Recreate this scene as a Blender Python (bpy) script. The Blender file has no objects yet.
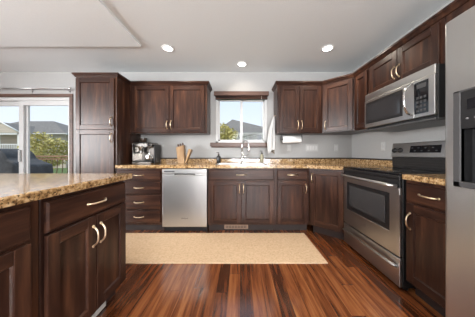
import bpy, bmesh, math, random
from mathutils import Vector, Matrix
random.seed(7)
PI = math.pi
S = bpy.context.scene
C = S.collection

# ------------------------------------------------------------------ camera
CAMZ = 1.07
cam_d = bpy.data.cameras.new('camera'); cam = bpy.data.objects.new('camera', cam_d); C.objects.link(cam)
cam.location = (0, 0, CAMZ); cam.rotation_euler = (PI/2, 0, 0)
cam_d.sensor_width = 36; cam_d.lens = 180/475*36
cam_d.shift_x = -2.5/475; cam_d.shift_y = -5/475
cam_d.clip_start = 0.02; cam_d.clip_end = 400
S.camera = cam
# ------------------------------------------------------------------ view
S.view_settings.view_transform = 'Standard'; S.view_settings.look = 'None'
S.view_settings.gamma = 1; S.view_settings.use_curve_mapping = False
S.view_settings.exposure = 0.8
# ------------------------------------------------------------------ sky
W = bpy.data.worlds.new('sky'); S.world = W; W.use_nodes = True
wn = W.node_tree; wn.nodes.clear()
wo = wn.nodes.new('ShaderNodeOutputWorld'); wb = wn.nodes.new('ShaderNodeBackground')
tc = wn.nodes.new('ShaderNodeTexCoord'); sx = wn.nodes.new('ShaderNodeSeparateXYZ'); rp = wn.nodes.new('ShaderNodeValToRGB')
wn.links.new(tc.outputs['Generated'], sx.inputs[0]); wn.links.new(sx.outputs['Z'], rp.inputs[0])
rp.color_ramp.elements[0].position = 0.0; rp.color_ramp.elements[0].color = (0.84, 0.90, 0.96, 1)
rp.color_ramp.elements[1].position = 0.5; rp.color_ramp.elements[1].color = (0.55, 0.72, 0.95, 1)
wn.links.new(rp.outputs[0], wb.inputs[0]); wb.inputs[1].default_value = .68
wn.links.new(wb.outputs[0], wo.inputs[0])
# ------------------------------------------------------------------ sun and added fill lamps
sd = bpy.data.lights.new('sun', 'SUN'); sd.energy = 1.9; sd.angle = 0.02; sd.color = (1, .94, .85)
so = bpy.data.objects.new('sun', sd); C.objects.link(so); so.rotation_euler = (math.radians(42), 0, math.radians(-35))

def area(name, loc, rot, sx, sy, power, color=(1, 1, 1)):
    d = bpy.data.lights.new(name, 'AREA'); d.shape = 'RECTANGLE'; d.size = sx; d.size_y = sy
    d.energy = power; d.color = color
    o = bpy.data.objects.new(name, d); C.objects.link(o); o.location = loc; o.rotation_euler = rot
    return o
# soft fill lamps added outside the unseen rear and left openings
area('fill_lamp_rear', (0.55, -3.75, 1.4), (PI/2, 0, 0), 2.0, 1.7, 210, (.98, .985, 1))
area('fill_lamp_left', (-5.25, -1.2, 1.45), (PI/2, 0, -PI/2), 2.6, 1.6, 330, (.98, .985, 1))

# ================================================================== materials
MATS = {}
def mat(name, color=(.5, .5, .5), rough=.5, metal=0, **kw):
    m = bpy.data.materials.new(name); m.use_nodes = True
    b = m.node_tree.nodes['Principled BSDF']
    b.inputs['Base Color'].default_value = (*color, 1); b.inputs['Roughness'].default_value = rough
    b.inputs['Metallic'].default_value = metal
    for k, v in kw.items():
        b.inputs[k].default_value = v
    MATS[name] = m
    return m
def N(m, t): return m.node_tree.nodes.new(t)
def L(m, a, b): m.node_tree.links.new(a, b)
def bsdf(m): return m.node_tree.nodes['Principled BSDF']
def ramp(m, stops):
    r = N(m, 'ShaderNodeValToRGB'); e = r.color_ramp.elements
    while len(e) > 1: e.remove(e[0])
    e[0].position = stops[0][0]; e[0].color = (*stops[0][1], 1)
    for p, c in stops[1:]:
        x = e.new(p); x.color = (*c, 1)
    return r
def noisy(m, scale, stops, detail=3, bump=0, vec=None, rough=.6):
    tcn = N(m, 'ShaderNodeTexCoord'); mp = N(m, 'ShaderNodeMapping'); n = N(m, 'ShaderNodeTexNoise')
    mp.inputs['Scale'].default_value = scale if isinstance(scale, tuple) else (scale,)*3
    oi = N(m, 'ShaderNodeObjectInfo'); ad = N(m, 'ShaderNodeVectorMath'); ad.operation = 'ADD'
    ml = N(m, 'ShaderNodeMath'); ml.operation = 'MULTIPLY'; ml.inputs[1].default_value = 37.0
    L(m, oi.outputs['Random'], ml.inputs[0]); L(m, tcn.outputs['Object'], mp.inputs[0])
    L(m, mp.outputs[0], ad.inputs[0]); L(m, ml.outputs[0], ad.inputs[1]); L(m, ad.outputs[0], n.inputs['Vector'])
    n.inputs['Detail'].default_value = detail; n.inputs['Scale'].default_value = 1; n.inputs['Roughness'].default_value = rough
    r = ramp(m, stops); L(m, n.outputs['Fac'], r.inputs[0]); L(m, r.outputs[0], bsdf(m).inputs['Base Color'])
    if bump:
        bp = N(m, 'ShaderNodeBump'); bp.inputs['Strength'].default_value = bump; bp.inputs['Distance'].default_value = .01
        L(m, n.outputs['Fac'], bp.inputs['Height']); L(m, bp.outputs[0], bsdf(m).inputs['Normal'])
    return n

WD = [(.25, (.012, .0054, .0042)), (.45, (.028, .0120, .0082)), (.60, (.053, .0222, .0130)), (.80, (.115, .049, .025))]
wood_v = mat('stained_wood_vertical', rough=.30, **{'Specular IOR Level': .25}); noisy(wood_v, (20, 20, 2.0), WD, 5)
wood_h = mat('stained_wood_horizontal', rough=.30, **{'Specular IOR Level': .25}); noisy(wood_h, (2.0, 20, 20), WD, 5)
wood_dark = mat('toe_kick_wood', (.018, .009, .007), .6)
trimwood = mat('window_trim_wood', rough=.4); noisy(trimwood, (2, 30, 30), [(.3, (.05, .025, .018)), (.7, (.12, .062, .042))], 4)
wallm = mat('grey_wall_paint', (.56, .575, .58), .75)
noisy(wallm, 60, [(.3, (.335, .333, .326)), (.7, (.36, .358, .35))], 3, .08)
ceilm = mat('ceiling_paint', (.66, .655, .64), .85)
noisy(ceilm, 90, [(.3, (.70, .735, .74)), (.7, (.73, .765, .77))], 4, .15)
white = mat('white_vinyl', (.52, .52, .515), .4)
white_plate = mat('white_plastic', (.43, .43, .42), .35)
whitepaint = mat('white_painted_wood', (.74, .74, .72), .5)
black = mat('black_plastic', (.012, .012, .013), .35)
blackgl = mat('black_glass', (.006, .007, .009), .06)
darkgrey = mat('dark_grey_plastic', (.05, .05, .052), .4)
steel = mat('brushed_stainless', (.52, .52, .515), .34, 1.0)
def brushed(m, s):
    tcn = N(m, 'ShaderNodeTexCoord'); mp = N(m, 'ShaderNodeMapping'); n = N(m, 'ShaderNodeTexNoise')
    mp.inputs['Scale'].default_value = s; n.inputs['Scale'].default_value = 1
    L(m, tcn.outputs['Object'], mp.inputs[0]); L(m, mp.outputs[0], n.inputs['Vector'])
    r = N(m, 'ShaderNodeMapRange'); r.inputs['To Min'].default_value = .31; r.inputs['To Max'].default_value = .37
    L(m, n.outputs['Fac'], r.inputs[0]); L(m, r.outputs[0], bsdf(m).inputs['Roughness'])
brushed(steel, (3, 3, 700))
chrome = mat('chrome', (.72, .72, .72), .12, 1.0)
nickel = mat('warm_satin_nickel', (.80, .65, .46), .30, 1.0)
glass = mat('window_glass', (1, 1, 1), 0.0)
gb = glass.node_tree; gb.nodes.remove(bsdf(glass))
go = gb.nodes['Material Output']; tr = gb.nodes.new('ShaderNodeBsdfTransparent'); gl = gb.nodes.new('ShaderNodeBsdfGlossy')
gl.inputs['Roughness'].default_value = .02; mx = gb.nodes.new('ShaderNodeMixShader'); mx.inputs[0].default_value = .006
gb.links.new(tr.outputs[0], mx.inputs[1]); gb.links.new(gl.outputs[0], mx.inputs[2]); gb.links.new(mx.outputs[0], go.inputs[0])
lampm = mat('lit_diffuser', (1, 1, 1), .5); bsdf(lampm).inputs['Emission Color'].default_value = (1, .97, .92, 1); bsdf(lampm).inputs['Emission Strength'].default_value = 6
paper = mat('paper_towel', (.82, .82, .80), .9); noisy(paper, 120, [(.3, (.78, .78, .76)), (.7, (.86, .86, .84))], 2, .2)
cloth = mat('towel_cotton', (.6, .6, .6), .95); noisy(cloth, 200, [(.3, (.46, .46, .45)), (.7, (.56, .56, .55))], 2, .3)
maple = mat('light_wood', rough=.45); noisy(maple, (8, 60, 3), [(.3, (.20, .11, .045)), (.7, (.40, .26, .13))], 4)
beige_siding = mat('beige_siding', (.50, .43, .33), .8); noisy(beige_siding, (.5, .5, 14), [(.3, (.46, .40, .33)), (.7, (.55, .48, .40))], 2)
grey_siding = mat('grey_siding', (.32, .33, .31), .8); noisy(grey_siding, (.5, .5, 14), [(.3, (.20, .21, .18)), (.7, (.26, .27, .24))], 2)
shingle = mat('grey_shingles', rough=.9); noisy(shingle, 5, [(.3, (.13, .125, .115)), (.7, (.20, .19, .18))], 5)
leafm = mat('yellow_green_leaves', rough=.7); noisy(leafm, 6, [(.3, (.30, .29, .08)), (.5, (.52, .46, .16)), (.7, (.62, .52, .22))], 3)
bark = mat('bark', (.12, .08, .05), .9)
grass = mat('lawn_grass', rough=.95); noisy(grass, 3, [(.3, (.05, .09, .02)), (.7, (.12, .17, .05))], 5)
deckwood = mat('deck_wood', rough=.7); noisy(deckwood, (2, 20, 20), [(.3, (.22, .12, .07)), (.7, (.36, .22, .13))], 4)
covercl = mat('grill_cover_fabric', rough=.8); noisy(covercl, 9, [(.3, (.035, .037, .04)), (.7, (.075, .078, .085))], 3, .4)
winglass_far = mat('far_window_glass', (.10, .12, .14), .1)
rope = mat('braided_natural_fibre', rough=.95)
# rug weave
def make_rug(m):
    tcn = N(m, 'ShaderNodeTexCoord'); w1 = N(m, 'ShaderNodeTexWave'); w1.inputs['Scale'].default_value = 30; w1.inputs['Distortion'].default_value = 1.5
    w1.bands_direction = 'Y'; n = N(m, 'ShaderNodeTexNoise'); n.inputs['Scale'].default_value = 60; n.inputs['Detail'].default_value = 6
    L(m, tcn.outputs['Object'], w1.inputs['Vector']); L(m, tcn.outputs['Object'], n.inputs['Vector'])
    mxx = N(m, 'ShaderNodeMath'); mxx.operation = 'MULTIPLY_ADD'; mxx.inputs[1].default_value = .25
    L(m, w1.outputs['Fac'], mxx.inputs[0]); L(m, n.outputs['Fac'], mxx.inputs[2])
    r = ramp(m, [(.35, (.47, .325, .195)), (.6, (.60, .43, .275)), (.85, (.68, .51, .345))]); L(m, mxx.outputs[0], r.inputs[0]); L(m, r.outputs[0], bsdf(m).inputs['Base Color'])
    bp = N(m, 'ShaderNodeBump'); bp.inputs['Strength'].default_value = .4; bp.inputs['Distance'].default_value = .004
    L(m, mxx.outputs[0], bp.inputs['Height']); L(m, bp.outputs[0], bsdf(m).inputs['Normal'])
make_rug(rope)
# granite
gran = mat('speckled_gold_granite', rough=.11, IOR=1.85)
def make_granite(m):
    tcn = N(m, 'ShaderNodeTexCoord')
    n = N(m, 'ShaderNodeTexNoise'); n.inputs['Scale'].default_value = 42; n.inputs['Detail'].default_value = 5; n.inputs['Roughness'].default_value = .65
    n2 = N(m, 'ShaderNodeTexNoise'); n2.inputs['Scale'].default_value = 110; n2.inputs['Detail'].default_value = 3
    v = N(m, 'ShaderNodeTexVoronoi'); v.inputs['Scale'].default_value = 130
    for x in (n, n2, v): L(m, tcn.outputs['Object'], x.inputs['Vector'])
    r = ramp(m, [(.28, (.030, .018, .012)), (.38, (.15, .08, .033)), (.48, (.34, .205, .088)), (.60, (.52, .35, .18)), (.74, (.64, .50, .32))])
    L(m, n.outputs['Fac'], r.inputs[0])
    r2 = ramp(m, [(.36, (.05, .035, .03)), (.44, (1, 1, 1))]); L(m, n2.outputs['Fac'], r2.inputs[0])
    mxx = N(m, 'ShaderNodeMix'); mxx.data_type = 'RGBA'; mxx.blend_type = 'MULTIPLY'; mxx.inputs[0].default_value = .8
    L(m, r.outputs[0], mxx.inputs[6]); L(m, r2.outputs[0], mxx.inputs[7])
    L(m, mxx.outputs[2], bsdf(m).inputs['Base Color'])
make_granite(gran)
darkedge = mat('dark_top_edge', (.02, .016, .014), .6)  # darker strip along the top of the backsplash
# floor planks: narrow boards running away from the camera (along Y)
floorm = mat('red_brown_plank_floor', rough=.3, IOR=1.75)
def make_floor(m):
    tcn = N(m, 'ShaderNodeTexCoord'); sp = N(m, 'ShaderNodeSeparateXYZ'); L(m, tcn.outputs['Object'], sp.inputs[0])
    def M(op, a, b=None, c=None):
        x = N(m, 'ShaderNodeMath'); x.operation = op
        for i, q in enumerate((a, b, c)):
            if q is None: continue
            if isinstance(q, (int, float)): x.inputs[i].default_value = q
            else: L(m, q, x.inputs[i])
        return x.outputs[0]
    u = M('MULTIPLY', sp.outputs['X'], 1/.092); row = M('FLOOR', u); fu = M('FRACT', u)
    wn1 = N(m, 'ShaderNodeTexWhiteNoise'); wn1.noise_dimensions = '1D'; L(m, row, wn1.inputs['W'])
    v = M('ADD', M('MULTIPLY', sp.outputs['Y'], 1/1.05), M('MULTIPLY', wn1.outputs['Value'], 9.0)); col = M('FLOOR', v); fv = M('FRACT', v)
    cb = N(m, 'ShaderNodeCombineXYZ'); L(m, row, cb.inputs[0]); L(m, col, cb.inputs[1])
    wn2 = N(m, 'ShaderNodeTexWhiteNoise'); wn2.noise_dimensions = '2D'; L(m, cb.outputs[0], wn2.inputs['Vector'])
    # grain
    mp = N(m, 'ShaderNodeMapping'); mp.inputs['Scale'].default_value = (26, 1.5, 1); L(m, tcn.outputs['Object'], mp.inputs[0])
    ad = N(m, 'ShaderNodeVectorMath'); ad.operation = 'ADD'; sc = N(m, 'ShaderNodeVectorMath'); sc.operation = 'SCALE'; sc.inputs['Scale'].default_value = 20
    L(m, wn2.outputs['Color'], sc.inputs[0]); L(m, mp.outputs[0], ad.inputs[0]); L(m, sc.outputs[0], ad.inputs[1])
    g = N(m, 'ShaderNodeTexNoise'); g.inputs['Scale'].default_value = 1; g.inputs['Detail'].default_value = 6; g.inputs['Roughness'].default_value = .65; g.inputs['Distortion'].default_value = .6
    L(m, ad.outputs[0], g.inputs['Vector'])
    f = M('ADD', M('MULTIPLY', wn2.outputs['Value'], .24), M('MULTIPLY', g.outputs['Fac'], 1.0)); f = M('SUBTRACT', f, .12)
    r = ramp(m, [(.22, (.022, .008, .004)), (.38, (.065, .019, .007)), (.52, (.150, .045, .015)), (.66, (.25, .088, .029)), (.84, (.37, .165, .06))])
    L(m, f, r.inputs[0])
    e1 = M('LESS_THAN', fu, .025); e2 = M('LESS_THAN', fv, .004); e = M('MAXIMUM', e1, e2)
    mxx = N(m, 'ShaderNodeMix'); mxx.data_type = 'RGBA'; L(m, M('MULTIPLY', e, .6), mxx.inputs[0]); L(m, r.outputs[0], mxx.inputs[6]); mxx.inputs[7].default_value = (.03, .012, .008, 1)
    L(m, mxx.outputs[2], bsdf(m).inputs['Base Color'])
    rr = N(m, 'ShaderNodeMapRange'); rr.inputs['To Min'].default_value = .15; rr.inputs['To Max'].default_value = .22
    L(m, g.outputs['Fac'], rr.inputs[0]); L(m, rr.outputs[0], bsdf(m).inputs['Roughness'])
make_floor(floorm)

# ================================================================== mesh helpers
class MB:
    def __init__(s): s.bm = bmesh.new()
    def _add(s, t, m=0, smooth=False):
        vm = {}
        for v in t.verts: vm[v] = s.bm.verts.new(v.co)
        for f in t.faces:
            try: nf = s.bm.faces.new([vm[v] for v in f.verts])
            except ValueError: continue
            nf.material_index = m; nf.smooth = smooth
        t.free(); return s
    def box(s, x0, x1, y0, y1, z0, z1, m=0, bev=0, seg=1, smooth=False):
        t = bmesh.new(); bmesh.ops.create_cube(t, size=1)
        for v in t.verts:
            v.co = Vector(((x0+x1)/2+v.co.x*(x1-x0), (y0+y1)/2+v.co.y*(y1-y0), (z0+z1)/2+v.co.z*(z1-z0)))
        if bev: bmesh.ops.bevel(t, geom=t.edges[:], offset=bev, segments=seg, affect='EDGES', profile=.5)
        return s._add(t, m, smooth)
    def hull(s, bot, top, m=0, bev=0, smooth=False):            # two equally long loops of 3D points
        t = bmesh.new(); a = [t.verts.new(p) for p in bot]; b = [t.verts.new(p) for p in top]; n = len(a)
        t.faces.new(a[::-1]); t.faces.new(b)
        for i in range(n): t.faces.new((a[i], a[(i+1) % n], b[(i+1) % n], b[i]))
        bmesh.ops.recalc_face_normals(t, faces=t.faces[:])
        if bev: bmesh.ops.bevel(t, geom=t.edges[:], offset=bev, segments=1, affect='EDGES')
        return s._add(t, m, smooth)
    def prism(s, poly, z0, z1, m=0, bev=0):
        return s.hull([(x, y, z0) for x, y in poly], [(x, y, z1) for x, y in poly], m, bev)
    def lathe(s, prof, c=(0, 0, 0), axis='Z', n=20, m=0, cap=True):       # prof: (radius, height)
        t = bmesh.new(); rings = []
        def P(r, h, a):
            p = Vector((r*math.cos(a), r*math.sin(a), h))
            if axis == 'X': p = Vector((p.z, p.x, p.y))
            if axis == 'Y': p = Vector((p.y, p.z, p.x))
            return p+Vector(c)
        for r, h in prof: rings.append([t.verts.new(P(max(r, 1e-4), h, 2*PI*i/n)) for i in range(n)])
        for a, b in zip(rings, rings[1:]):
            for i in range(n): t.faces.new((a[i], a[(i+1) % n], b[(i+1) % n], b[i]))
        if cap: t.faces.new(rings[0][::-1]); t.faces.new(rings[-1])
        bmesh.ops.recalc_face_normals(t, faces=t.faces[:])
        return s._add(t, m, True)
    def tube(s, pts, r, n=8, m=0, rz=None):
        t = bmesh.new(); pts = [Vector(p) for p in pts]; rings = []
        up = Vector((0, 0, 1)); prev = None
        for i, p in enumerate(pts):
            d = (pts[min(i+1, len(pts)-1)]-pts[max(i-1, 0)]).normalized()
            if prev is None:
                a = d.cross(up if abs(d.z) < .9 else Vector((1, 0, 0))).normalized()
            else: a = (prev-d*prev.dot(d)).normalized()
            prev = a; b = d.cross(a)
            rr = r[i] if isinstance(r, (list, tuple)) else r
            rings.append([t.verts.new(p+a*rr*math.cos(2*PI*k/n)+b*(rz or rr)*math.sin(2*PI*k/n)) for k in range(n)])
        for a, b in zip(rings, rings[1:]):
            for k in range(n): t.faces.new((a[k], a[(k+1) % n], b[(k+1) % n], b[k]))
        t.faces.new(rings[0][::-1]); t.faces.new(rings[-1])
        bmesh.ops.recalc_face_normals(t, faces=t.faces[:])
        return s._add(t, m, True)
    def sweep(s, path, prof, m=0, side=-1):                      # path in XY, prof (out, z)
        path = [Vector((*p, 0)) for p in path]; t = bmesh.new(); rings = []
        for i, p in enumerate(path):
            ns = []
            if i > 0: d = (path[i]-path[i-1]).normalized(); ns.append(Vector((-d.y, d.x, 0))*side)
            if i < len(path)-1: d = (path[i+1]-path[i]).normalized(); ns.append(Vector((-d.y, d.x, 0))*side)
            nn = ns[0] if len(ns) == 1 else (ns[0]+ns[1])/(1+ns[0].dot(ns[1]))
            rings.append([t.verts.new(p+nn*o+Vector((0, 0, z))) for o, z in prof])
        k = len(prof)
        for a, b in zip(rings, rings[1:]):
            for j in range(k): t.faces.new((a[j], a[(j+1) % k], b[(j+1) % k], b[j]))
        t.faces.new(rings[0][::-1]); t.faces.new(rings[-1])
        bmesh.ops.recalc_face_normals(t, faces=t.faces[:])
        return s._add(t, m)
    def build(s, name, mats, parent=None, loc=(0, 0, 0), rot=(0, 0, 0)):
        me = bpy.data.meshes.new(name); s.bm.to_mesh(me); s.bm.free()
        for m_ in (mats if isinstance(mats, (list, tuple)) else [mats]): me.materials.append(m_)
        o = bpy.data.objects.new(name, me); C.objects.link(o); o.location = loc; o.rotation_euler = rot
        if parent: o.parent = parent
        return o
def thing(name, label, cat, loc=(0, 0, 0), rz=0, group=None):
    o = bpy.data.objects.new(name, None); C.objects.link(o); o.empty_display_size = .1
    o.location = loc; o.rotation_euler = (0, 0, rz); o['label'] = label; o['category'] = cat
    if group: o['group'] = group
    return o
def tag(o, label, cat, group=None, kind=None):
    o['label'] = label; o['category'] = cat
    if group: o['group'] = group
    if kind: o['kind'] = kind
    return o
def struct(name, mb, mats, parent=None):
    o = mb.build(name, mats, parent)
    if not parent: o['kind'] = 'structure'
    return o
def text_mesh(body, size, name, m, parent, loc, rot, depth=.0006):
    cu = bpy.data.curves.new(name, 'FONT'); cu.body = body; cu.size = size; cu.extrude = depth; cu.align_x = 'CENTER'; cu.align_y = 'CENTER'
    to = bpy.data.objects.new(name, cu); C.objects.link(to)
    dg = bpy.context.evaluated_depsgraph_get(); me = bpy.data.meshes.new_from_object(to.evaluated_get(dg))
    bpy.data.objects.remove(to); me.materials.clear(); me.materials.append(m)
    o = bpy.data.objects.new(name, me); C.objects.link(o); o.parent = parent; o.location = loc; o.rotation_euler = rot
    return o

# ================================================================== room shell
YB = 3.03; XR = 1.88; XL = -5.0; YF = -3.5; ZC = 2.44; T = .15
struct('floor', MB().box(XL-T, XR+T, YF-T, YB+T, -.12, 0), floorm)
struct('ceiling', MB().box(XL-T, XR+T, YF-T, YB+T, ZC, ZC+.2), ceilm)
def wall_y(name, y0, y1, x0, x1, openings):                 # wall across X with openings (x0,x1,z0,z1)
    m = MB(); xs = x0
    for a, b, c, d in sorted(openings):
        m.box(xs, a, y0, y1, 0, ZC)
        if c > 0: m.box(a, b, y0, y1, 0, c)
        m.box(a, b, y0, y1, d, ZC); xs = b
    m.box(xs, x1, y0, y1, 0, ZC); return struct(name, m, wallm)
WX0, WX1, WZ0, WZ1 = -.407, .455, 1.25, 2.02
DX0, DX1, DZ1 = -4.42, -2.86, 2.02
wall_y('wall_back', YB, YB+T, XL, XR, [(WX0, WX1, WZ0, WZ1), (DX0, DX1, 0, DZ1)])
wall_y('wall_front', YF-T, YF, XL, XR, [(-.5, 1.6, .5, 2.2)])
struct('wall_right', MB().box(XR, XR+T, YF-T, YB+T, 0, ZC), wallm)
m = MB(); m.box(XL-T, XL, YF-T, -2.5, 0, ZC).box(XL-T, XL, .1, YB+T, 0, ZC).box(XL-T, XL, -2.5, .1, 0, .65).box(XL-T, XL, -2.5, .1, 2.25, ZC)
struct('wall_left', m, wallm)
# lowered ceiling field over the dining side
cs = MB().box(XL, -1.245, YF, 2.27, ZC-.024, ZC-.0005).build('ceiling', ceilm); cs['kind'] = 'structure'
# baseboards
for nm, b in (('baseboard_back', (-2.79, -2.2, YB-.014, YB-.001, 0, .09)), ('baseboard_left', (XL+.001, XL+.014, YF, YB, 0, .09)), ('baseboard_front', (XL+.02, XR-.02, YF+.001, YF+.014, 0, .09))):
    struct(nm, MB().box(*b, bev=.003), trimwood)
# kitchen window
wf = MB()
a, b, c, d = WX0+.001, WX1-.001, WZ0+.001, WZ1-.001
wf.box(a, b, YB-.004, YB+.11, c, c+.030, bev=.003).box(a, b, YB-.004, YB+.11, d-.035, d, bev=.003)
wf.box(a, a+.04, YB-.004, YB+.11, c, d, bev=.003).box(b-.04, b, YB-.004, YB+.11, c, d, bev=.003)
win = struct('window_1', wf, white)
for x0, x1, yy in ((WX0+.042, .045, YB+.035), (.005, WX1-.042, YB+.062)):
    s_ = MB(); q = .022
    s_.box(x0, x1, yy, yy+.022, WZ0+.032, WZ0+.032+q).box(x0, x1, yy, yy+.022, WZ1-.037-q, WZ1-.037).box(x0, x0+q, yy, yy+.022, WZ0+.032, WZ1-.037).box(x1-q, x1, yy, yy+.022, WZ0+.032, WZ1-.037)
    sa = s_.build('sash', white, win)
    MB().box(x0+q, x1-q, yy+.009, yy+.013, WZ0+.032+q, WZ1-.037-q).build('pane', glass, sa)
ws = MB().box(-.475, .49, YB-.055, YB-.001, 1.168, 1.188, bev=.003).box(-.49, .505, YB-.075, YB-.001, 1.188, 1.249, bev=.005).build('window_sill', trimwood, win)
bl = thing('window_blind', 'raised wooden blind with brown valance across top of kitchen window', 'blind', (.024, YB, 2.0))
MB().box(-.455, .455, -.060, -.006, .030, .10, bev=.004).build('valance', trimwood, bl)
sl = MB()
for k in range(7): sl.box(-.43, .43, -.058, -.012, -.018+k*.0068, -.0145+k*.0068)
sl.box(-.43, .43, -.060, -.010, -.030, -.019).build('slats', wood_h, bl)
MB().tube([(.33, -.066, .02), (.332, -.067, -.30), (.33, -.066, -.52)], .0028, 6).build('wand', white_plate, bl)

# sliding patio door
dr = MB(); y0, y1 = YB+.01, YB+.12
dr.box(DX0+.001, DX1-.001, y0, y1, DZ1-.055, DZ1-.001).box(DX0+.001, DX1-.001, y0, y1, .001, .03)
dr.box(DX0+.001, DX0+.03, y0, y1, .03, DZ1-.05).box(DX1-.018, DX1-.001, y0, y1, .03, DZ1-.05)
door = struct('door_1', dr, white)
for x0, x1, yy, ll, rr in ((DX0+.03, -3.65, YB+.07, .06, .10), (-3.765, DX1-.02, YB+.035, .075, .045)):
    s_ = MB(); s_.box(x0, x1, yy, yy+.03, .03, .13).box(x0, x1, yy, yy+.03, DZ1-.13, DZ1-.056).box(x0, x0+ll, yy, yy+.03, .13, DZ1-.13).box(x1-rr, x1, yy, yy+.03, .13, DZ1-.13)
    sa = s_.build('door_panel', white, door)
    MB().box(x0+ll, x1-rr, yy+.012, yy+.017, .13, DZ1-.13).build('pane', glass, sa)
MB().box(-3.74, -3.715, YB-.002, YB+.034, .93, 1.13, bev=.004).build('door_handle', white_plate, door)
tm = MB(); tm.box(DX0-.055, DX1+.055, YB-.016, YB-.001, DZ1-.005, DZ1+.052, bev=.004).box(DX1-.004, DX1+.055, YB-.016, YB-.001, 0, DZ1-.006, bev=.004).box(DX0-.055, DX0+.004, YB-.016, YB-.001, 0, DZ1-.006, bev=.004)
tm.build('door_trim', trimwood, door)
# added rear and side windows (unseen, behind the camera, openings for the fill lamps)
def plainwin(name, along, fixed, a0, a1, z0, z1, n):
    w_ = MB(); g_ = MB()
    def bx(mb, u0, u1, v0, v1, z_0, z_1):
        if along == 'x': mb.box(u0, u1, v0, v1, z_0, z_1)
        else: mb.box(v0, v1, u0, u1, z_0, z_1)
    bx(w_, a0+.001, a1-.001, fixed, fixed+.08, z0+.001, z0+.05); bx(w_, a0+.001, a1-.001, fixed, fixed+.08, z1-.05, z1-.001)
    for k in range(n+1):
        u = a0+.025+(a1-a0-.05)*k/n; bx(w_, u-.024, u+.024, fixed, fixed+.08, z0+.05, z1-.05)
    bx(g_, a0+.03, a1-.03, fixed+.035, fixed+.04, z0+.04, z1-.04)
    o = struct(name, w_, white); g_.build('pane', glass, o)
plainwin('fill_window_rear', 'x', YF-.12, -.5, 1.6, .5, 2.2, 2)
plainwin('fill_window_left', 'y', XL-.12, -2.5, .1, .65, 2.25, 2)

# crown moulding along the tops of the cabinets
CR = [(.0, 2.104), (.008, 2.104), (.016, 2.118), (.026, 2.132), (.032, 2.136), (.032, 2.155), (0, 2.155)]
PX0, PX1, UX1 = -2.222, -1.667, -.495
struct('trim_1', MB().sweep([(PX0, YB-.002), (PX0, 2.439), (PX1, 2.439), (PX1, 2.719), (UX1, 2.719), (UX1, YB-.002)], CR, side=-1), wood_h)
RX0 = .564; UXF = XR-.33
struct('trim_2', MB().sweep([(RX0, YB-.002), (RX0, 2.719), (1.245, 2.719), (UXF, 2.432), (UXF, .06)], CR, side=-1), wood_h)

# ================================================================== cabinets
def handle(parent, x, z, ln, vert, y=-.021, depth=.03, r=.0052, label=None):
    pts = []; n = 12
    for i in range(n+1):
        t = i/n*2-1; d = -depth*max(0, 1-abs(t)**3.2)
        u = t*ln/2
        pts.append((0, d, u) if vert else (u, d, 0))
    mb = MB().tube(pts, [r*(1.25 if i in (0, n) else 1) for i in range(n+1)], 8)
    for sg in (-1, 1):
        if vert: mb.lathe([(.009, 0), (.0085, .004)], (0, -.0041, sg*ln/2), 'Y', 10)
        else: mb.lathe([(.009, 0), (.0085, .004)], (sg*ln/2, -.0041, 0), 'Y', 10)
    o = mb.build('handle', nickel, parent, (x, y, z))
    return o
def door_part(parent, x0, x1, z0, z1, hx=None, hz=None, st=.058, hl=.115, y=0):
    w, h = x1-x0, z1-z0; m = MB(); t = .02
    m.box(0, st, -t, -.001, 0, h, 0, .0022).box(w-st, w, -t, -.001, 0, h, 0, .0022)
    m.box(st-.0005, w-st+.0005, -t, -.001, 0, st, 1, .0022).box(st-.0005, w-st+.0005, -t, -.001, h-st, h, 1, .0022)
    # sloped inner lip and recessed panel
    a, b, c, d = st-.001, w-st+.001, st-.001, h-st+.001; k = .007
    for bot, top in (([(a, -t+.003, c), (a+k, -.008, c+k), (a+k, -.002, c+k), (a, -.002, c)], [(a, -t+.003, d), (a+k, -.008, d-k), (a+k, -.002, d-k), (a, -.002, d)]),
                     ([(b, -t+.003, c), (b-k, -.008, c+k), (b-k, -.002, c+k), (b, -.002, c)], [(b, -t+.003, d), (b-k, -.008, d-k), (b-k, -.002, d-k), (b, -.002, d)])):
        m.hull(bot, top, 0)
    for bot, top in (([(a, -t+.003, c), (a+k, -.008, c+k), (a+k, -.002, c+k), (a, -.002, c)], [(b, -t+.003, c), (b-k, -.008, c+k), (b-k, -.002, c+k), (b, -.002, c)]),
                     ([(a, -t+.003, d), (a+k, -.008, d-k), (a+k, -.002, d-k), (a, -.002, d)], [(b, -t+.003, d), (b-k, -.008, d-k), (b-k, -.002, d-k), (b, -.002, d)])):
        m.hull(bot, top, 1)
    m.box(st-.001, w-st+.001, -.009, -.002, st-.001, h-st+.001, 0)
    o = m.build('door', [wood_v, wood_h], parent, (x0, y, z0))
    if hx is not None: handle(o, hx-x0, hz-z0, hl, True)
    return o
def drawer_part(parent, x0, x1, z0, z1, pull=True, hl=.125):
    w, h = x1-x0, z1-z0
    m = MB().box(0, w, -.014, -.001, 0, h, 0, .001)
    m.hull([(0, -.014, 0), (w, -.014, 0), (w, -.014, h), (0, -.014, h)], [(.007, -.021, .007), (w-.007, -.021, .007), (w-.007, -.021, h-.007), (.007, -.021, h-.007)], 0)
    o = m.build('drawer', wood_h, parent, (x0, 0, z0))
    if pull: handle(o, w/2, h/2, hl, False, y=-.0215)
    return o
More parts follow.
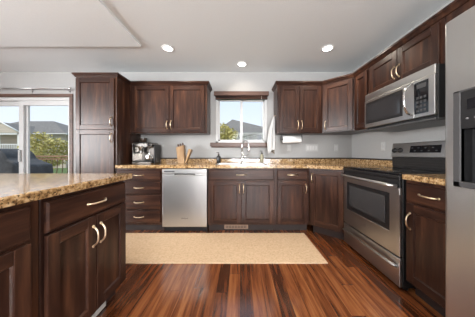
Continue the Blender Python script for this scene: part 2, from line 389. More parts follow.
def carcass(parent, w, d, z0, z1, hollow=False, toe=True):
    m = MB()
    if hollow:
        m.box(0, .02, 0, d, z0, z1).box(w-.02, w, 0, d, z0, z1).box(.02, w-.02, .02, d, z0, z0+.02).box(.02, w-.02, d-.01, d, z0, z1)
        m.box(.02, w-.02, 0, .02, z0, z0+.03).box(.02, w-.02, 0, .02, z1-.03, z1).box(.02, w-.02, 0, .02, .69, .72).box(w/2-.02, w/2+.02, 0, .02, z0, .7)
    else:
        m.box(.001, w-.001, 0, d, z0, z1, 0, .0015)
    m.build('body', wood_v, parent)
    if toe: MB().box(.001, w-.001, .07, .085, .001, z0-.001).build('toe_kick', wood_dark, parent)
BF, BD = 2.44, .585
ZT = .872
# left drawer base (four drawers)
c_ = thing('base_cabinet', 'dark wood base cabinet with a stack of four drawers left of dishwasher', 'cabinet', (PX1+.001, BF, 0))
carcass(c_, .615, BD, .105, ZT)
zz = [.125, .315, .515, .705, .852]
for i in range(4): drawer_part(c_, .02, .595, zz[i]+.006, zz[i+1]-.006)
# sink base
c_ = thing('base_cabinet', 'wide dark sink base cabinet with two doors below kitchen window', 'cabinet', (-.435, BF, 0))
carcass(c_, .909, BD, .105, ZT, hollow=True)
drawer_part(c_, .022, .887, .715, .852)
door_part(c_, .022, .452, .125, .70, .428, .60); door_part(c_, .457, .887, .125, .70, .481, .60)
# drawer over door
c_ = thing('base_cabinet', 'narrow dark base cabinet with one drawer over one door, right of the sink cabinet', 'cabinet', (.475, BF, 0))
carcass(c_, .458, BD, .105, ZT)
drawer_part(c_, .03, .435, .715, .852); door_part(c_, .03, .435, .125, .70, .408, .60)
# diagonal corner base
XF = 1.265                                                    # face-frame plane of the right run
P0 = Vector((.937, BF)); P1 = Vector((XF, 2.148)); dv = P1-P0; ang = math.atan2(dv.y, dv.x); wdg = dv.length
c_ = thing('base_cabinet', 'diagonal dark corner base cabinet with a single door beside stove', 'cabinet', (P0.x, P0.y, 0), ang)
def loc2(p): v = Vector(p)-P0; return (v.x*math.cos(-ang)-v.y*math.sin(-ang), v.x*math.sin(-ang)+v.y*math.cos(-ang))
MB().prism([loc2(p) for p in ((P0.x, P0.y), (XF, 2.149), (XR-.005, 2.149), (XR-.005, YB-.005), (P0.x, YB-.005))], .105, ZT).build('body', wood_v, c_)
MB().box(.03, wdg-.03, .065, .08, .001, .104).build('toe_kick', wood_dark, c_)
door_part(c_, .022, wdg-.022, .125, .852, .05, .745, st=.062)
# right base by the fridge
c_ = thing('base_cabinet', 'dark base cabinet with drawer and door between stove and refrigerator', 'cabinet', (XF, 1.371, 0), -PI/2)
carcass(c_, .366, .60, .105, ZT)
drawer_part(c_, .02, .35, .715, .852); door_part(c_, .02, .35, .125, .70, .055, .575)

# pantry
c_ = thing('pantry_cabinet', 'tall dark wood pantry cabinet beside the patio door', 'cabinet', (PX0, BF, 0))
m = MB().box(0, .554, 0, .588, .105, 2.11, 0, .0015); m.build('body', wood_v, c_)
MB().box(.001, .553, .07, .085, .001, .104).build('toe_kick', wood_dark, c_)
door_part(c_, .008, .525, 1.396, 2.085, .494, 1.50); door_part(c_, .008, .525, .125, 1.388, .494, 1.28)
# wall cabinets on the back wall
def wallcab(label, loc, rz, w, doors, z0=1.385, d=.308, st=.058):
    c = thing('wall_cabinet', label, 'cabinet', loc, rz)
    MB().box(.0005, w-.0005, 0, d, z0, 2.11, 0, .0015).box(.002, w-.002, .002, .018, z0-.012, z0-.0002).build('body', wood_v, c)
    for x0, x1, hx in doors: door_part(c, x0, x1, z0+.010, 2.085, hx, z0+.115, st)
    return c
wallcab('dark two-door wall cabinet above the espresso machine and knife block', (PX1+.001, 2.72, 0), 0, 1.171, [(.047, .598, .572), (.606, 1.13, .632)])
wallcab('dark two-door wall cabinet just right of the window above paper towels', (RX0, 2.72, 0), 0, .680, [(.036, .328, .303), (.336, .650, .361)])
Q0 = Vector((1.245, 2.72)); Q1 = Vector((UXF, 2.432)); dq = Q1-Q0; aq = math.atan2(dq.y, dq.x); wq = dq.length
c_ = thing('wall_cabinet', 'diagonal corner wall cabinet with one door', 'cabinet', (Q0.x, Q0.y, 0), aq)
def locq(p): v = Vector(p)-Q0; return (v.x*math.cos(-aq)-v.y*math.sin(-aq), v.x*math.sin(-aq)+v.y*math.cos(-aq))
MB().prism([locq(p) for p in ((Q0.x, Q0.y), (Q1.x, Q1.y), (XR-.003, 2.433), (XR-.003, YB-.003), (Q0.x, YB-.003))], 1.385, 2.11).build('body', wood_v, c_)
door_part(c_, .02, wq-.02, 1.395, 2.085, .05, 1.49, st=.062)
wallcab('narrow single-door wall cabinet between corner cabinet and microwave', (UXF, 2.431, 0), -PI/2, .277, [(.02, .255, None)], d=.322)
c_ = wallcab('short two-door wall cabinet mounted directly over the microwave', (UXF, 2.153, 0), -PI/2, .795, [(.03, .395, .372), (.40, .765, .425)], z0=1.752, d=.322)
c_ = wallcab('wall cabinet above the refrigerator', (UXF, 1.357, 0), -PI/2, 1.29, [(.38, .81, .785), (.82, 1.26, .85)], z0=1.86, d=.322)

# island
IX = -.88
isl = [('dark island cabinet with drawer over two doors, at the far end of island', .79, 1.375), ('dark island cabinet partly cut off by left edge of the photo', .19, .788)]
for lb, ya, yb in isl:
    w = yb-ya
    c_ = thing('island_cabinet', lb, 'cabinet', (IX, ya, 0), PI/2, )
    MB().box(.001, w-.001, 0, 1.25, .105, ZT, 0, .0015).build('body', wood_v, c_)
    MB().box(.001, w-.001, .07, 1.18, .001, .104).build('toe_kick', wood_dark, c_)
    l0, r0 = (.015, w-.018) if ya > .5 else (.02, w-.045)
    drawer_part(c_, l0, r0, .712, .852, hl=.13)
    mid = (l0+r0)/2
    door_part(c_, l0, mid-.003, .125, .70, mid-.028, .585); door_part(c_, mid+.003, r0, .125, .70, mid+.028, .585)
ct = MB().box(-2.26, -.842, .15, 1.412, .874, .914, 0, .006, 2)
tag(ct.build('island_countertop', gran), 'speckled granite countertop on top of the kitchen island', 'countertop')
vt = thing('floor_register', 'white vent register set into the toe kick of the island', 'vent', (-.945, 1.13, .05), PI/2)
rg = MB().box(-.13, .13, -.008, -.001, -.044, .044, 0, .002)
for k in range(9): rg.box(-.11+k*.025, -.098+k*.025, -.011, -.008, -.03, .03)
rg.build('grille', white_plate, vt)
vt = thing('floor_register', 'tan vent register set into toe kick below the sink doors', 'vent', (-.052, 2.508, .052))
rg = MB().box(-.165, .165, -.008, -.001, -.03, .03, 0, .002)
for k in range(14): rg.box(-.145+k*.021, -.135+k*.021, -.009, -.0075, -.018, .018, 1)
rg.build('grille', [mat('tan_metal', (.30, .20, .14), .4, .3), black], vt)

# ================================================================== countertops
CF = 2.395; CX = 1.235; OH = .024
ct = MB(); z0, z1 = .874, .914
SX0, SX1, SY0, SY1 = -.34, .38, 2.53, 2.93
for a, b, c, d in ((PX1+.003, SX0, CF, YB-.003), (SX0, SX1, CF, SY0), (SX0, SX1, SY1, YB-.003), (SX1, .925, CF, YB-.003)):
    ct.box(a, b, c, d, z0, z1)
ct.prism([(.925, CF), (CX, 2.146), (XR-.003, 2.146), (XR-.003, YB-.003), (.925, YB-.003)], z0, z1)
cto = tag(ct.build('countertop', gran), 'long speckled granite countertop along back wall turning to stove', 'countertop')
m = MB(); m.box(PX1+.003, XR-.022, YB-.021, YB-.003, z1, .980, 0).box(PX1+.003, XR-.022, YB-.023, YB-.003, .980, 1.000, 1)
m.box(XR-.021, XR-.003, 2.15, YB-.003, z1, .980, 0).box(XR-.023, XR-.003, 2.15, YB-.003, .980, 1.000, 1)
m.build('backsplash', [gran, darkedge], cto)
ct = MB().box(CX, XR-.003, 1.004, 1.374, z0, z1, 0, .005, 2)
cto = tag(ct.build('countertop', gran), 'short granite countertop piece between stove and refrigerator', 'countertop')
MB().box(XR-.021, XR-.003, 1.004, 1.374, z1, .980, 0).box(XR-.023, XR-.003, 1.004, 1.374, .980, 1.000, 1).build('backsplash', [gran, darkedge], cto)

# sink
sk = thing('kitchen_sink', 'stainless double-bowl sink set in the counter under the window', 'sink', (0.02, 2.73, .914))
m = MB()
w, h = .35, .19
for x0, x1 in ((-w, -.01), (.01, w)):
    m.box(x0, x1, -h, h, -.19, -.185); m.box(x0, x0+.004, -h, h, -.185, .001); m.box(x1-.004, x1, -h, h, -.185, .001); m.box(x0, x1, -h, -h+.004, -.185, .001); m.box(x0, x1, h-.004, h, -.185, .001)
m.box(-w-.02, w+.02, -h-.02, -h+.004, .0005, .003, 0, .001).box(-w-.02, w+.02, h-.004, h+.055, .0005, .003, 0, .001).box(-w-.02, -w+.004, -h, h, .0005, .003, 0, .001).box(w-.004, w+.02, -h, h, .0005, .003, 0, .001).box(-.012, .012, -h, h, .0005, .005)
m.build('basin', steel, sk)
for x in (-.18, .18): MB().lathe([(.04, 0), (.04, .003), (.02, .004)], (x, 0, -.185)).build('drain', chrome, sk)
# faucet
FX = .035
fc = thing('kitchen_faucet', 'chrome gooseneck faucet arching over the sink', 'faucet', (FX, 2.945, .9205))
MB().lathe([(.028, 0), (.028, .006), (.02, .012), (.017, .06), (.0165, .16)]).build('base', chrome, fc)
pts = [(0, 0, .15), (0, 0, .27)]
for i in range(1, 13):
    a = PI*i/12*1.02; pts.append((.052-.052*math.cos(a), -.09*(1-math.cos(a))/2, .27+.085*math.sin(a)))
pts.append((.106, -.09, .24))
MB().tube(pts, .0115, 10).build('spout', chrome, fc)
MB().lathe([(.012, .062), (.017, .05), (.018, 0), (.015, -.004)], (.107, -.09, .185)).build('spray_head', chrome, fc)
MB().tube([(.017, 0, .09), (.05, -.005, .10), (.10, -.01, .135)], [.010, .007, .006], 8).build('lever', chrome, fc)
# soaps
sp = thing('soap_bottle', 'small black soap bottle left of the faucet', 'bottle', (-.345, 2.905, .9155))
MB().lathe([(.030, 0), (.034, .006), (.034, .095), (.026, .115), (.012, .122), (.012, .135)]).build('bottle_body', black, sp)
MB().lathe([(.014, .134), (.014, .148), (.004, .149), (.004, .166)]).box(-.034, .008, -.006, .006, .164, .174, 0, .002).build('pump', black, sp)
sp = thing('soap_dispenser', 'clear glass soap dispenser with dark pump right of the faucet', 'bottle', (.36, 2.955, .9225))
MB().lathe([(.026, 0), (.030, .006), (.030, .10), (.022, .125), (.013, .133), (.013, .145)]).build('bottle_body', mat('olive_liquid_soap', (.42, .40, .28), .12, 0, **{'Transmission Weight': .3}), sp)
MB().lathe([(.015, .144), (.015, .16), (.004, .161), (.004, .185)]).box(-.036, .008, -.006, .006, .183, .194, 0, .002).build('pump', black, sp)

# ================================================================== dishwasher
dw = thing('dishwasher', 'stainless steel dishwasher under counter between dark cabinets', 'dishwasher', (-1.047, BF, 0))
W_ = .607
MB().box(.004, W_-.004, -.002, .56, .11, .868).build('body', black, dw)
dm = MB().box(.004, W_-.004, -.028, -.003, .085, .775, 0, .006, 2)
dm.box(.004, W_-.004, -.03, -.003, .80, .862, 0, .006, 2)
dm.box(.004, .16, -.028, -.003, .776, .80).box(W_-.16, W_-.004, -.028, -.003, .776, .80).box(.16, W_-.16, -.008, -.003, .776, .80, 1)
do = dm.build('door', [steel, black], dw)
MB().tube([(.16, -.026, .778), (.21, -.036, .781), (.30, -.040, .782), (.40, -.036, .781), (W_-.16, -.026, .778)], .007, 8).build('handle', steel, do)
MB().box(.03, .17, -.0312, -.030, .822, .838, 0).build('control_label', darkgrey, do)
text_mesh('Whirlpool', .022, 'logo', darkgrey, do, (W_/2, -.0287, .2), (PI/2, 0, 0))
MB().box(.01, W_-.01, .05, .065, .002, .108).build('kick_plate', black, dw)

# ================================================================== stove
st = thing('stove', 'freestanding stainless electric range with black glass cooktop', 'stove', (1.255, 2.142, 0), -PI/2)   # local x 0..0.762 to the near side, y into the wall
w = .76
MB().box(.004, w-.004, .0, .60, .03, .895, 0, .003).build('body', black, st)
for x in (.04, w-.04):
    for y in (.05, .55): MB().lathe([(.018, .001), (.018, .03)], (x, y, 0)).build('foot', black, st)
m = MB().box(.0, w, -.026, .555, .896, .915, 0, .004).box(.0, w, -.030, -.008, .872, .897, 1, .003)
for (x, y, r) in ((.2, .14, .1), (.56, .14, .08), (.2, .40, .08), (.56, .40, .1)):
    m.lathe([(r, 0), (r, .0006)], (x, y, .915), n=32, m=2); m.lathe([(r-.006, 0), (r-.006, .0010)], (x, y, .915), n=32, m=0)
m.build('cooktop', [blackgl, black, darkgrey], st)
# oven door
m = MB(); yo = -.024; a, b, c, d = .065, w-.10, .435, .745
m.box(.006, w-.006, yo, -.002, .268, c, 0, .003).box(.006, w-.006, yo, -.002, d, .802, 0, .003).box(.008, w-.008, yo+.004, -.002, .803, .868, 1, .002).box(.006, a, yo, -.002, c-.004, d+.004, 0).box(b, w-.006, yo, -.002, c-.004, d+.004, 0)
m.box(a, b, yo+.002, -.004, c, d, 1)
od = m.build('oven_door', [steel, black], st)
MB().box(a+.05, b-.05, yo-.001, yo+.004, c+.05, d-.035, 0, .001).build('window', mat('oven_window_glass', (.05, .05, .052), .08), od)
MB().tube([(.03, yo-.002, .815), (.04, yo-.04, .818), (.10, yo-.052, .82), (w/2, yo-.056, .821), (w-.10, yo-.052, .82), (w-.04, yo-.04, .818), (w-.03, yo-.002, .815)], .014, 10).build('handle', steel, od)
m = MB().box(.006, w-.006, yo, -.002, .035, .255, 0, .003); dd = m.build('drawer', steel, st)
MB().tube([(.03, yo-.001, .185), (.05, yo-.026, .193), (.12, yo-.034, .197), (w/2, yo-.038, .199), (w-.12, yo-.034, .197), (w-.05, yo-.026, .193), (w-.03, yo-.001, .185)], .013, 10).build('handle', steel, dd)
# backguard
m = MB().box(.0, w, .555, .618, .916, 1.03, 1, .003)
for k in range(4): m.box(.01, w-.01, .549, .556, .935+k*.024, .942+k*.024, 1)
m.hull([(.0, .535, 1.03), (w, .535, 1.03), (w, .618, 1.03), (0, .618, 1.03)], [(.0, .562, 1.186), (w, .562, 1.186), (w, .618, 1.186), (0, .618, 1.186)], 0, .006)
bg = m.build('backguard', [steel, black], st)
tl = math.atan2(.027, .156)
MB().box(.235, .53, -.003, .002, -.036, .036, 0, .001).build('display', blackgl, bg, (0, .5475, 1.114), (-tl, 0, 0))
for k in range(8): MB().box(.25+k*.034, .268+k*.034, -.004, -.0028, -.022 if k % 2 else .008, -.012 if k % 2 else .018).build('button', darkgrey, bg, (0, .5475, 1.114), (-tl, 0, 0))
for x in (.05, .125, .62, .69): MB().lathe([(.030, .0), (.030, .004), (.024, .006), (.021, .024), (.016, .027)], axis='Y', n=18).build('knob', black, bg, (x, .548, 1.105), (-tl, 0, PI))

# ================================================================== microwave
mw = thing('microwave', 'stainless over-the-range microwave mounted above the stove', 'microwave', (1.485, 2.118, 1.345), -PI/2)
w = .762; H = .405
MB().box(.001, w-.001, .012, .385, 0, H, 0, .003).build('body', black, mw)
m = MB().box(0, w, -.014, .012, H-.072, H, 0, .004)
for k in range(5): m.box(.06, w-.06, -.015, -.013, H-.060+k*.008, H-.057+k*.008, 1)
m.build('vent_grille', [steel, steel], mw)
m = MB(); dx = .600; a, b, c, d = .02, .495, .065, H-.10
m.box(0, dx, -.018, .011, .022, c, 0, .003).box(0, dx, -.018, .011, d, H-.075, 0, .003).box(0, a, -.018, .011, c-.003, d+.003, 0).box(b, dx, -.018, .011, c-.003, d+.003, 0)
m.box(a, b, -.016, .008, c, d, 1)
md = m.build('door', [steel, black], mw)
MB().box(a+.03, b-.03, -.0175, -.015, c+.03, d-.03).build('window', mat('microwave_window', (.03, .03, .032), .08), md)
pts = []
for i in range(17):
    t = i/16*2-1; pts.append((.578, -.016-.070*math.sqrt(max(0, 1-t*t)), .185+t*.135))
MB().tube(pts, .013, 10, rz=.007).build('handle', chrome, md)
m = MB().box(dx+.003, w, -.018, .011, .022, H-.075, 0, .003).box(dx+.004, w-.045, -.0195, -.017, .05, H-.095, 1)
cp = m.build('control_panel', [steel, blackgl], mw)
MB().box(dx+.025, w-.062, -.021, -.0193, H-.15, H-.115).build('display', darkgrey, cp)
for r in range(4):
    for k in range(3): MB().box(dx+.022+k*.030, dx+.042+k*.030, -.021, -.0193, .065+r*.035, .085+r*.035).build('button', darkgrey, cp)
MB().box(.0, w, -.012, .38, -.02, -.001, 0, .004).build('underside', darkgrey, mw)

# ================================================================== refrigerator
FY = 1.001
rf = thing('refrigerator', 'large stainless side-by-side refrigerator with black dispenser at right edge', 'refrigerator', (1.13, FY, 0), -PI/2)
w = .905; H = 1.79
MB().box(.004, w-.004, .075, .735, .03, H-.01, 0, .006).build('body', mat('fridge_side_grey', (.30, .30, .31), .4), rf)
def rbox(mb, x0, x1, y0, y1, z0, z1, m=0): mb.box(x0, x1, y0, y1, z0, z1, m, .016, 5)
dxa, dxb, dza, dzb = .047, .305, .897, 1.393
m = MB()
rbox(m, .002, .375, .0, .07, .06, H)
fd = m.build('freezer_door', steel, rf)
cut = MB().box(dxa+.004, dxb-.004, -.05, .066, dza+.004, dzb-.004).build('cut', steel, rf)
bo = fd.modifiers.new('cut', 'BOOLEAN'); bo.object = cut; bo.operation = 'DIFFERENCE'; bo.solver = 'EXACT'
bpy.context.view_layer.update()
nm_ = bpy.data.meshes.new_from_object(fd.evaluated_get(bpy.context.evaluated_depsgraph_get())); fd.modifiers.clear(); fd.data = nm_
bpy.data.objects.remove(cut)
m = MB(); rbox(m, .383, w-.002, .0, .07, .06, H); fd2 = m.build('fresh_food_door', steel, rf)
for o, x in ((fd, .345), (fd2, .415)):
    MB().tube([(x, 0, .45), (x, -.05, .49), (x, -.055, .8), (x, -.055, 1.2), (x, -.05, 1.56), (x, 0, 1.60)], .013, 10).build('handle', steel, o)
m = MB(); e = .004
m.box(dxa, dxb, -e, .02, dza, dza+.03, 0, .004).box(dxa, dxa+.034, -e, .02, dza, dzb, 0, .004).box(dxb-.034, dxb, -e, .02, dza, dzb, 0, .004).box(dxa, dxb, -e, .02, dzb-.012, dzb, 0, .004)
m.box(dxa+.03, dxb-.03, -.001, .02, 1.195, dzb-.01, 1)
m.box(dxa+.02, dxb-.02, .058, .062, dza+.01, 1.2, 1).box(dxa+.028, dxa+.034, .0, .06, dza+.01, 1.2, 1).box(dxb-.034, dxb-.028, .0, .06, dza+.01, 1.2, 1).box(dxa+.03, dxb-.03, .0, .06, dza+.022, dza+.03, 1)
dp = m.build('dispenser', [darkgrey, black], fd)
MB().box(dxa+.06, dxb-.06, -.003, .0, 1.29, 1.34).build('display', blackgl, dp)
MB().box(dxa+.09, dxa+.14, .025, .035, 1.0, 1.15, 0, .006).build('paddle', darkgrey, dp)
for k in range(5): MB().lathe([(.0055, 0), (.0055, .002)], (dxa+.06+k*.032, -.003, 1.245), 'Y', 12).build('button', mat('pale_print_%d' % k, (.16, .16, .165), .6), dp)
MB().box(.01, w-.01, .02, .07, .002, .055).build('base_grille', darkgrey, rf)

# ================================================================== counter objects
es = thing('espresso_machine', 'chrome and black espresso machine on counter beside the pantry', 'coffee maker', (-1.455, 2.78, .9155)); es.scale = (.88, .9, 1)
m = MB().box(-.165, .165, -.14, .14, .0, .035, 0, .006).box(-.16, .16, .02, .14, .035, .25, 0, .006).box(-.165, .165, -.13, .14, .25, .31, 0, .010)
m.box(-.165, -.15, -.12, .02, .035, .25, 0, .003).build('body', mat('dark_chrome', (.36, .34, .32), .2, 1.0), es)
MB().box(-.145, .145, -.155, .0, .036, .046, 0, .003).build('drip_tray', black, es)
MB().box(-.15, .15, -.12, .13, .311, .32, 0, .003).box(.175, .20, -.08, .14, .0, .29, 0, .006).build('top_grate', black, es)
MB().lathe([(.035, 0), (.035, .05), (.045, .055), (.045, .065)], (-.05, -.06, .19)).build('group_head', chrome, es)
pf = MB().lathe([(.04, 0), (.042, .03), (.036, .032)], (-.05, -.06, .155)).tube([(-.05, -.09, .17), (-.052, -.14, .168), (-.055, -.21, .160)], [.008, .011, .013], 8, 1).build('portafilter', [chrome, black], es)
MB().tube([(.11, -.05, .25), (.115, -.09, .23), (.12, -.11, .16), (.12, -.12, .09)], .006, 8).build('steam_wand', chrome, es)
MB().lathe([(.028, 0), (.028, .005), (.026, .006)], (.06, -.135, .275), 'Y').build('pressure_gauge', white_plate, es)
MB().lathe([(.02, 0), (.018, .02)], (.125, -.15, .28), 'Y').build('knob', black, es)
MB().lathe([(.02, 0), (.018, .02)], (-.12, -.15, .28), 'Y').build('knob', black, es)
hp = MB().lathe([(.05, 0), (.062, .05), (.064, .07), (.06, .075)], (-.07, .05, .32)).build('bean_hopper', mat('smoky_plastic', (.05, .035, .025), .1), es)
pc = tag(MB().lathe([(.028, 0), (.036, .006), (.040, .04), (.036, .075), (.038, .085), (.034, .085), (.032, .075), (.035, .04), (.03, .01)]).tube([(.036, 0, .07), (.065, 0, .065), (.065, 0, .03), (.038, 0, .02)], .004, 8).build('milk_pitcher', chrome), 'small chrome milk pitcher standing on the espresso machine tray', 'pitcher')
pc.location = (-1.385, 2.71, .9155+.047)

kb = thing('knife_block', 'light wooden knife block standing on the counter', 'knife block', (-.90, 2.82, .9155))
m = MB(); m.hull([(-.06, -.05, 0), (.045, -.05, 0), (.045, .05, 0), (-.06, .05, 0)], [(-.085, -.05, .25), (.03, -.05, .285), (.03, .05, .285), (-.085, .05, .25)], 0, .004)
m.build('block', maple, kb)
wd = MB().hull([(.046, -.045, .001), (.062, -.045, .001), (.062, .045, .001), (.046, .045, .001)], [(.105, -.045, .225), (.150, -.045, .215), (.150, .045, .215), (.105, .045, .225)], 0, .003).build('side_block', maple, kb)
k_ = 0
for x in (-.05, -.015, .02):
    for y in (-.025, .02):
        zt = .253+(x+.075)*.3; x -= .008
        MB().hull([(x-.009, y-.006, zt-.012), (x+.009, y-.006, zt-.012), (x+.009, y+.006, zt-.012), (x-.009, y+.006, zt-.012)], [(x-.015, y-.006, zt+.035), (x+.003, y-.006, zt+.04), (x+.003, y+.006, zt+.04), (x-.015, y+.006, zt+.035)], 0, .002).build('knife_handle', trimwood, kb)

# towel hanging against the cabinet side
hk = tag(MB().lathe([(.010, 0), (.010, .004)], (0, 0, 0), 'X', 12).tube([(0, 0, 0), (-.018, 0, -.004), (-.026, 0, .008)], .003, 8).build('towel_hook', nickel), 'small metal hook on the side of cabinet holding the white towel', 'hook')
hk.location = (RX0-.0005-.004, 2.84, 1.665)
t = bmesh.new(); rings = []; NN = 48
for i in range(25):
    f = i/24; z = 1.662-.565*f; rx = .006+.060*min(1, f*1.5)**.7*(1 if f < .8 else 1-.9*(f-.8)); ry = .008+.055*min(1, f*1.3)**.8
    ring = []
    for k in range(NN):
        a = 2*PI*k/NN; wv = 1+.26*math.sin(7*a+2*f)*min(1, f*3)+.08*math.sin(3*a+5*f)
        zz_ = z-(.03*math.sin(2*a+1) if i == 24 else .0)
        ring.append(t.verts.new((RX0-.066+.004*math.sin(6*f)+rx*wv*math.cos(a)*.85+.040*(1-min(1, f*2.6)), 2.84+ry*wv*math.sin(a), zz_)))
    rings.append(ring)
for a, b in zip(rings, rings[1:]):
    for k in range(NN): t.faces.new((a[k], a[(k+1) % NN], b[(k+1) % NN], b[k]))
t.faces.new(rings[0]); t.faces.new(rings[-1][::-1]); bmesh.ops.recalc_face_normals(t, faces=t.faces[:])
tw = MB()._add(t, 0, True).build('hand_towel', cloth); tag(tw, 'white towel hanging in folds beside the window', 'towel')
# paper towels
ph = thing('paper_towel_holder', 'black paper towel holder screwed under the wall cabinet', 'paper towel holder', (.82, 2.86, 1.372))
MB().box(-.165, .165, -.02, .02, -.005, -.0005, 0, .001).box(-.165, -.157, -.014, .014, -.098, -.004, 0, .001).box(.157, .165, -.014, .014, -.098, -.004, 0, .001).build('bracket', black, ph)
MB().tube([(-.157, 0, -.08), (.157, 0, -.08)], .006, 8).build('rod', black, ph)
pr = MB(); pr.lathe([(.019, -.14), (.056, -.14), (.056, .14), (.019, .14), (.019, -.14)], axis='X', n=32, cap=False); pr.box(-.139, .139, -.058, -.054, -.035, 0)
pr = tag(pr.build('paper_towel_roll', paper), 'white roll of paper towels hanging under the wall cabinet', 'paper towels'); pr.location = (.82, 2.86, 1.292)
# outlets and switches
def plate(label, loc, rz, n, kind):
    o = thing('switch_plate' if kind == 's' else 'outlet_plate', label, 'switch' if kind == 's' else 'outlet', loc, rz)
    w = .07+.046*(n-1)
    MB().box(-w/2, w/2, -.006, -.0005, -.057, .057, 0, .003).build('plate', white_plate, o)
    for k in range(n):
        x = (k-(n-1)/2)*.046
        if kind == 's': MB().box(x-.017, x+.017, -.010, -.006, -.033, .033, 0, .002).build('rocker', white, o)
        else:
            for z in (-.02, .02): MB().box(x-.014, x+.014, -.0085, -.006, z-.013, z+.013, 0, .004).box(x-.007, x-.005, -.0088, -.0084, z-.004, z+.006, 1).box(x+.005, x+.007, -.0088, -.0084, z-.004, z+.006, 1).build('socket', [white, black], o)
plate('white outlet directly below the paper towel roll', (.825, YB, 1.165), 0, 1, 'o')
plate('wide white switch plate with four rockers on back wall', (1.21, YB, 1.165), 0, 4, 's')
plate('white outlet on back wall nearest the room corner', (1.62, YB, 1.165), 0, 1, 'o')
plate('white outlet on right wall between corner and stove', (XR, 2.36, 1.165), -PI/2, 1, 'o')

# rug
rg = MB().box(-1.62, .855, 1.745, 2.405, .0005, .009, 0, .003)
tag(rg.build('runner_rug', rope), 'long beige woven runner rug on the wood floor before the sink', 'rug')
# curtain rod
cr = thing('curtain_rod', 'thin silver curtain rod mounted over the patio door', 'curtain rod', (-3.64, YB, 2.135))
MB().tube([(-.94, -.09, 0), (.86, -.09, 0)], .011, 10).build('rod', steel, cr)
for x in (-.94, .86): MB().lathe([(.011, -.02), (.02, -.015), (.02, .015), (.011, .02)], (x, -.09, 0), 'X').build('finial', chrome, cr)
for x in (-.8, .15, .78): MB().box(x-.01, x+.01, -.004, -.0005, -.05, .03, 0, .001).box(x-.005, x+.005, -.088, -.004, -.018, -.010).tube([(x, -.09, -.014), (x, -.09, .0)], .006, 8).build('bracket', chrome, cr)

# ceiling lights
LP = [(-.936, 2.34, 'lit recessed ceiling light nearest the pantry'), (.03, 2.755, 'lit recessed ceiling light above the kitchen window'), (1.14, 2.34, 'lit recessed ceiling light nearest the corner wall cabinet'),
      (-.936, .75, 'unseen recessed ceiling light added above the island'), (.85, .75, 'unseen recessed ceiling light added in front of the refrigerator'), (-.4, -1.2, 'unseen recessed ceiling light added behind the camera'), (1.0, -1.2, 'unseen recessed ceiling light added behind camera on right side')]  # these out-of-view lamps are added to help light the room
for x, y, lb in LP:
    zc = ZC
    o = thing('recessed_light', lb, 'ceiling light', (x, y, zc), 0, 'recessed ceiling lights')
    MB().lathe([(.076, -.0005), (.078, -.004), (.060, -.007), (.058, -.0005)], n=32).build('trim_ring', whitepaint, o)
    MB().lathe([(.057, -.0075), (.05, -.008), (.001, -.0085)], n=32).build('diffuser', lampm, o)
    d = bpy.data.lights.new('bulb', 'SPOT'); d.energy = (26 if y < 2.5 else 7) if y > 1 else 24; d.color = (1, .88, .73); d.spot_size = math.radians(150); d.spot_blend = .9; d.shadow_soft_size = .05
    l = bpy.data.objects.new('bulb', d); C.objects.link(l); l.location = (0, 0, -.03); l.parent = o

# ================================================================== outdoors
gd = MB().box(-90, 60, YB+T+.02, 120, -.9, -.7).build('lawn', grass); gd['kind'] = 'structure'
dk = thing('deck', 'brown wooden deck outside the patio door', 'deck', (-4.6, 4.15, 0))
m = MB()
for k in range(13): m.box(-1.9, 2.0, -.95+k*.145, -.81+k*.145, -.06, -.03)
m.build('boards', deckwood, dk)
MB().box(-1.9, 2.0, -.95, .93, -.2, -.062).build('joists', deckwood, dk)
for x in (-1.8, 1.9):
    for y in (-.85, .85): MB().box(x-.05, x+.05, y-.05, y+.05, -.7, -.2).build('post', deckwood, dk)
rl = thing('deck_railing', 'wooden deck railing with dark metal balusters beyond grill', 'railing', (-4.6, 4.98, -.029))
MB().box(-1.9, 2.0, -.05, .05, 1.0, 1.04, 0, .004).box(-1.9, 2.0, -.02, .02, .93, .97).box(-1.9, 2.0, -.02, .02, .08, .12).build('rails', deckwood, rl)
for k in range(26):
    x = -1.8+k*.15
    MB().tube([(x, 0, .1), (x, -.03, .25), (x, -.05, .4), (x, -.01, .65), (x, 0, .95)], .010, 6).build('baluster', bark, rl)
for x in (-1.85, .1, 1.95): MB().box(x-.045, x+.045, -.045, .045, .001, .998).build('post', deckwood, rl)
# covered grill
gr = thing('covered_grill', 'barbecue grill under dark fitted cover standing on the deck', 'grill', (-5.2, 4.05, -.029))
m = MB()
prof = [(-.85, .06), (-.85, .90), (-.42, .94), (-.36, 1.14), (-.2, 1.21), (.12, 1.20), (.24, 1.12), (.33, .97), (.70, .84), (.78, .06)]
m.hull([(x, -.30, z) for x, z in prof], [(x, .30, z) for x, z in prof], 0, .03)
m.build('cover', covercl, gr)
for x in (-.7, .65):
    for y in (-.2, .2): MB().lathe([(.03, -.012), (.03, .012)], (x, y, .031), 'X').build('wheel', black, gr)
# trees
def tree(label, loc, zc, rx, rz_, n, leaf):
    o = thing('tree', label, 'tree', loc)
    MB().tube([(0, 0, 0), (.05, 0, zc*.5), (0, .03, zc)], [.07, .05, .03], 8).build('trunk', bark, o)
    t = bmesh.new()
    for i in range(n):
        while True:
            p = Vector((random.uniform(-1, 1), random.uniform(-1, 1), random.uniform(-1, 1)))
            if p.length < 1 and random.random() < .25+p.length: break
        p = Vector((p.x*rx, p.y*rx, p.z*rz_))*(1+.2*math.sin(p.x*5)*math.cos(p.z*4)); p.z += zc
        a = Vector((random.gauss(0, 1), random.gauss(0, 1), random.gauss(0, 1))).normalized(); b = a.cross(Vector((random.random(), random.random(), 1))).normalized()
        s_ = leaf*random.uniform(.6, 1.2)
        vs = [t.verts.new(p+a*s_), t.verts.new(p+b*s_*.5), t.verts.new(p-a*s_), t.verts.new(p-b*s_*.5)]; t.faces.new(vs)
    MB()._add(t).build('foliage', leafm, o)
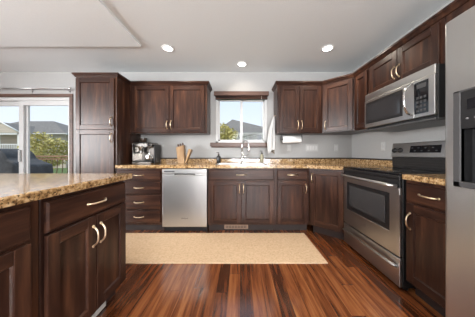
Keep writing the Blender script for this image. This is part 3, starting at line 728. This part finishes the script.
tree('yellow-green tree beyond the deck railing', (-10.3, 9.6, -.7), 1.85, 1.0, .95, 2600, .09)
tree('yellow-green tree seen through left pane of kitchen window', (-.62, 8.2, -.7), 2.35, .55, .75, 1800, .07)
# houses
def house(label, loc, x0, x1, y0, y1, eave, ridge, rx0, rx1, sid, windows):
    o = thing('house', label, 'house', loc)
    MB().box(x0, x1, y0, y1, 0, eave).build('walls', sid, o)
    e = .5; ym = (y0+y1)/2; t = bmesh.new()
    v = [t.verts.new(p) for p in ((x0-e, y0-e, eave), (x1+e, y0-e, eave), (x1+e, y1+e, eave), (x0-e, y1+e, eave), (rx0, ym, ridge), (rx1, ym, ridge))]
    for f in ((0, 1, 5, 4), (1, 2, 5), (2, 3, 4, 5), (3, 0, 4), (3, 2, 1, 0)): t.faces.new([v[i] for i in f])
    MB()._add(t).build('roof', shingle, o)
    MB().box(x0-e-.05, x1+e+.05, y0-e-.06, y0-e, eave-.06, eave+.02).box(x1+e, x1+e+.06, y0-e, y1+e, eave-.12, eave+.06).build('gutter', whitepaint, o)
    for a, b, c, d in windows:
        f = MB().box(a-.1, b+.1, y0-.05, y0-.002, c-.1, d+.1).build('window', whitepaint, o)
        MB().box(a, b, y0-.06, y0-.05, c, d).build('pane', winglass_far, f)
    return o
hA = house('beige house with grey hip roof and white balcony beyond the deck', (0, 0, -.7), -34, -21.3, 22, 29, 4.15, 6.35, -31, -26.4, beige_siding, [(-25.4, -24.6, 2.2, 3.6), (-23.2, -22.4, 2.2, 3.6)])
t = bmesh.new()
v = [t.verts.new(p) for p in ((-30.05, 20.2, 4.1), (-24.65, 20.2, 4.1), (-26.85, 20.2, 5.3), (-30.05, 25, 4.1), (-24.65, 25, 4.1), (-26.85, 25, 5.3))]
for f in ((0, 1, 2), (1, 4, 5, 2), (4, 3, 5), (3, 0, 2, 5), (0, 3, 4, 1)): t.faces.new([v[i] for i in f])
bmesh.ops.recalc_face_normals(t, faces=t.faces[:]); t.faces.ensure_lookup_table()
pg = MB()._add(t); pg.bm.faces.ensure_lookup_table()
for i, mi in enumerate((1, 0, 1, 0, 1)): pg.bm.faces[i].material_index = mi
pg.build('porch_gable', [shingle, beige_siding], hA)
MB().tube([(-30.1, 20.15, 4.12), (-26.85, 20.15, 5.33), (-24.6, 20.15, 4.12)], .09, 4).build('rake_trim', whitepaint, hA)
MB().box(-29.85, -24.85, 20.3, 21.9, 1.7, 1.9).box(-29.85, -24.85, 20.3, 20.36, 2.75, 2.85).box(-29.85, -24.85, 20.25, 20.4, 3.9, 4.12).build('balcony', whitepaint, hA)
for x in (-29.75, -27.35, -24.95): MB().box(x-.11, x+.11, 20.25, 20.47, 0, 4.1).build('post', whitepaint, hA)
for k in range(24): MB().box(-29.65+k*.2, -29.6+k*.2, 20.31, 20.35, 1.9, 2.75).build('baluster', whitepaint, hA)
hB = house('grey-roofed house seen through the kitchen window', (0, 0, -.7), -2.8, 5.4, 22, 28, 4.2, 6.5, -1.06, -1.02, grey_siding, [(2.1, 2.55, 3.1, 4.0)])
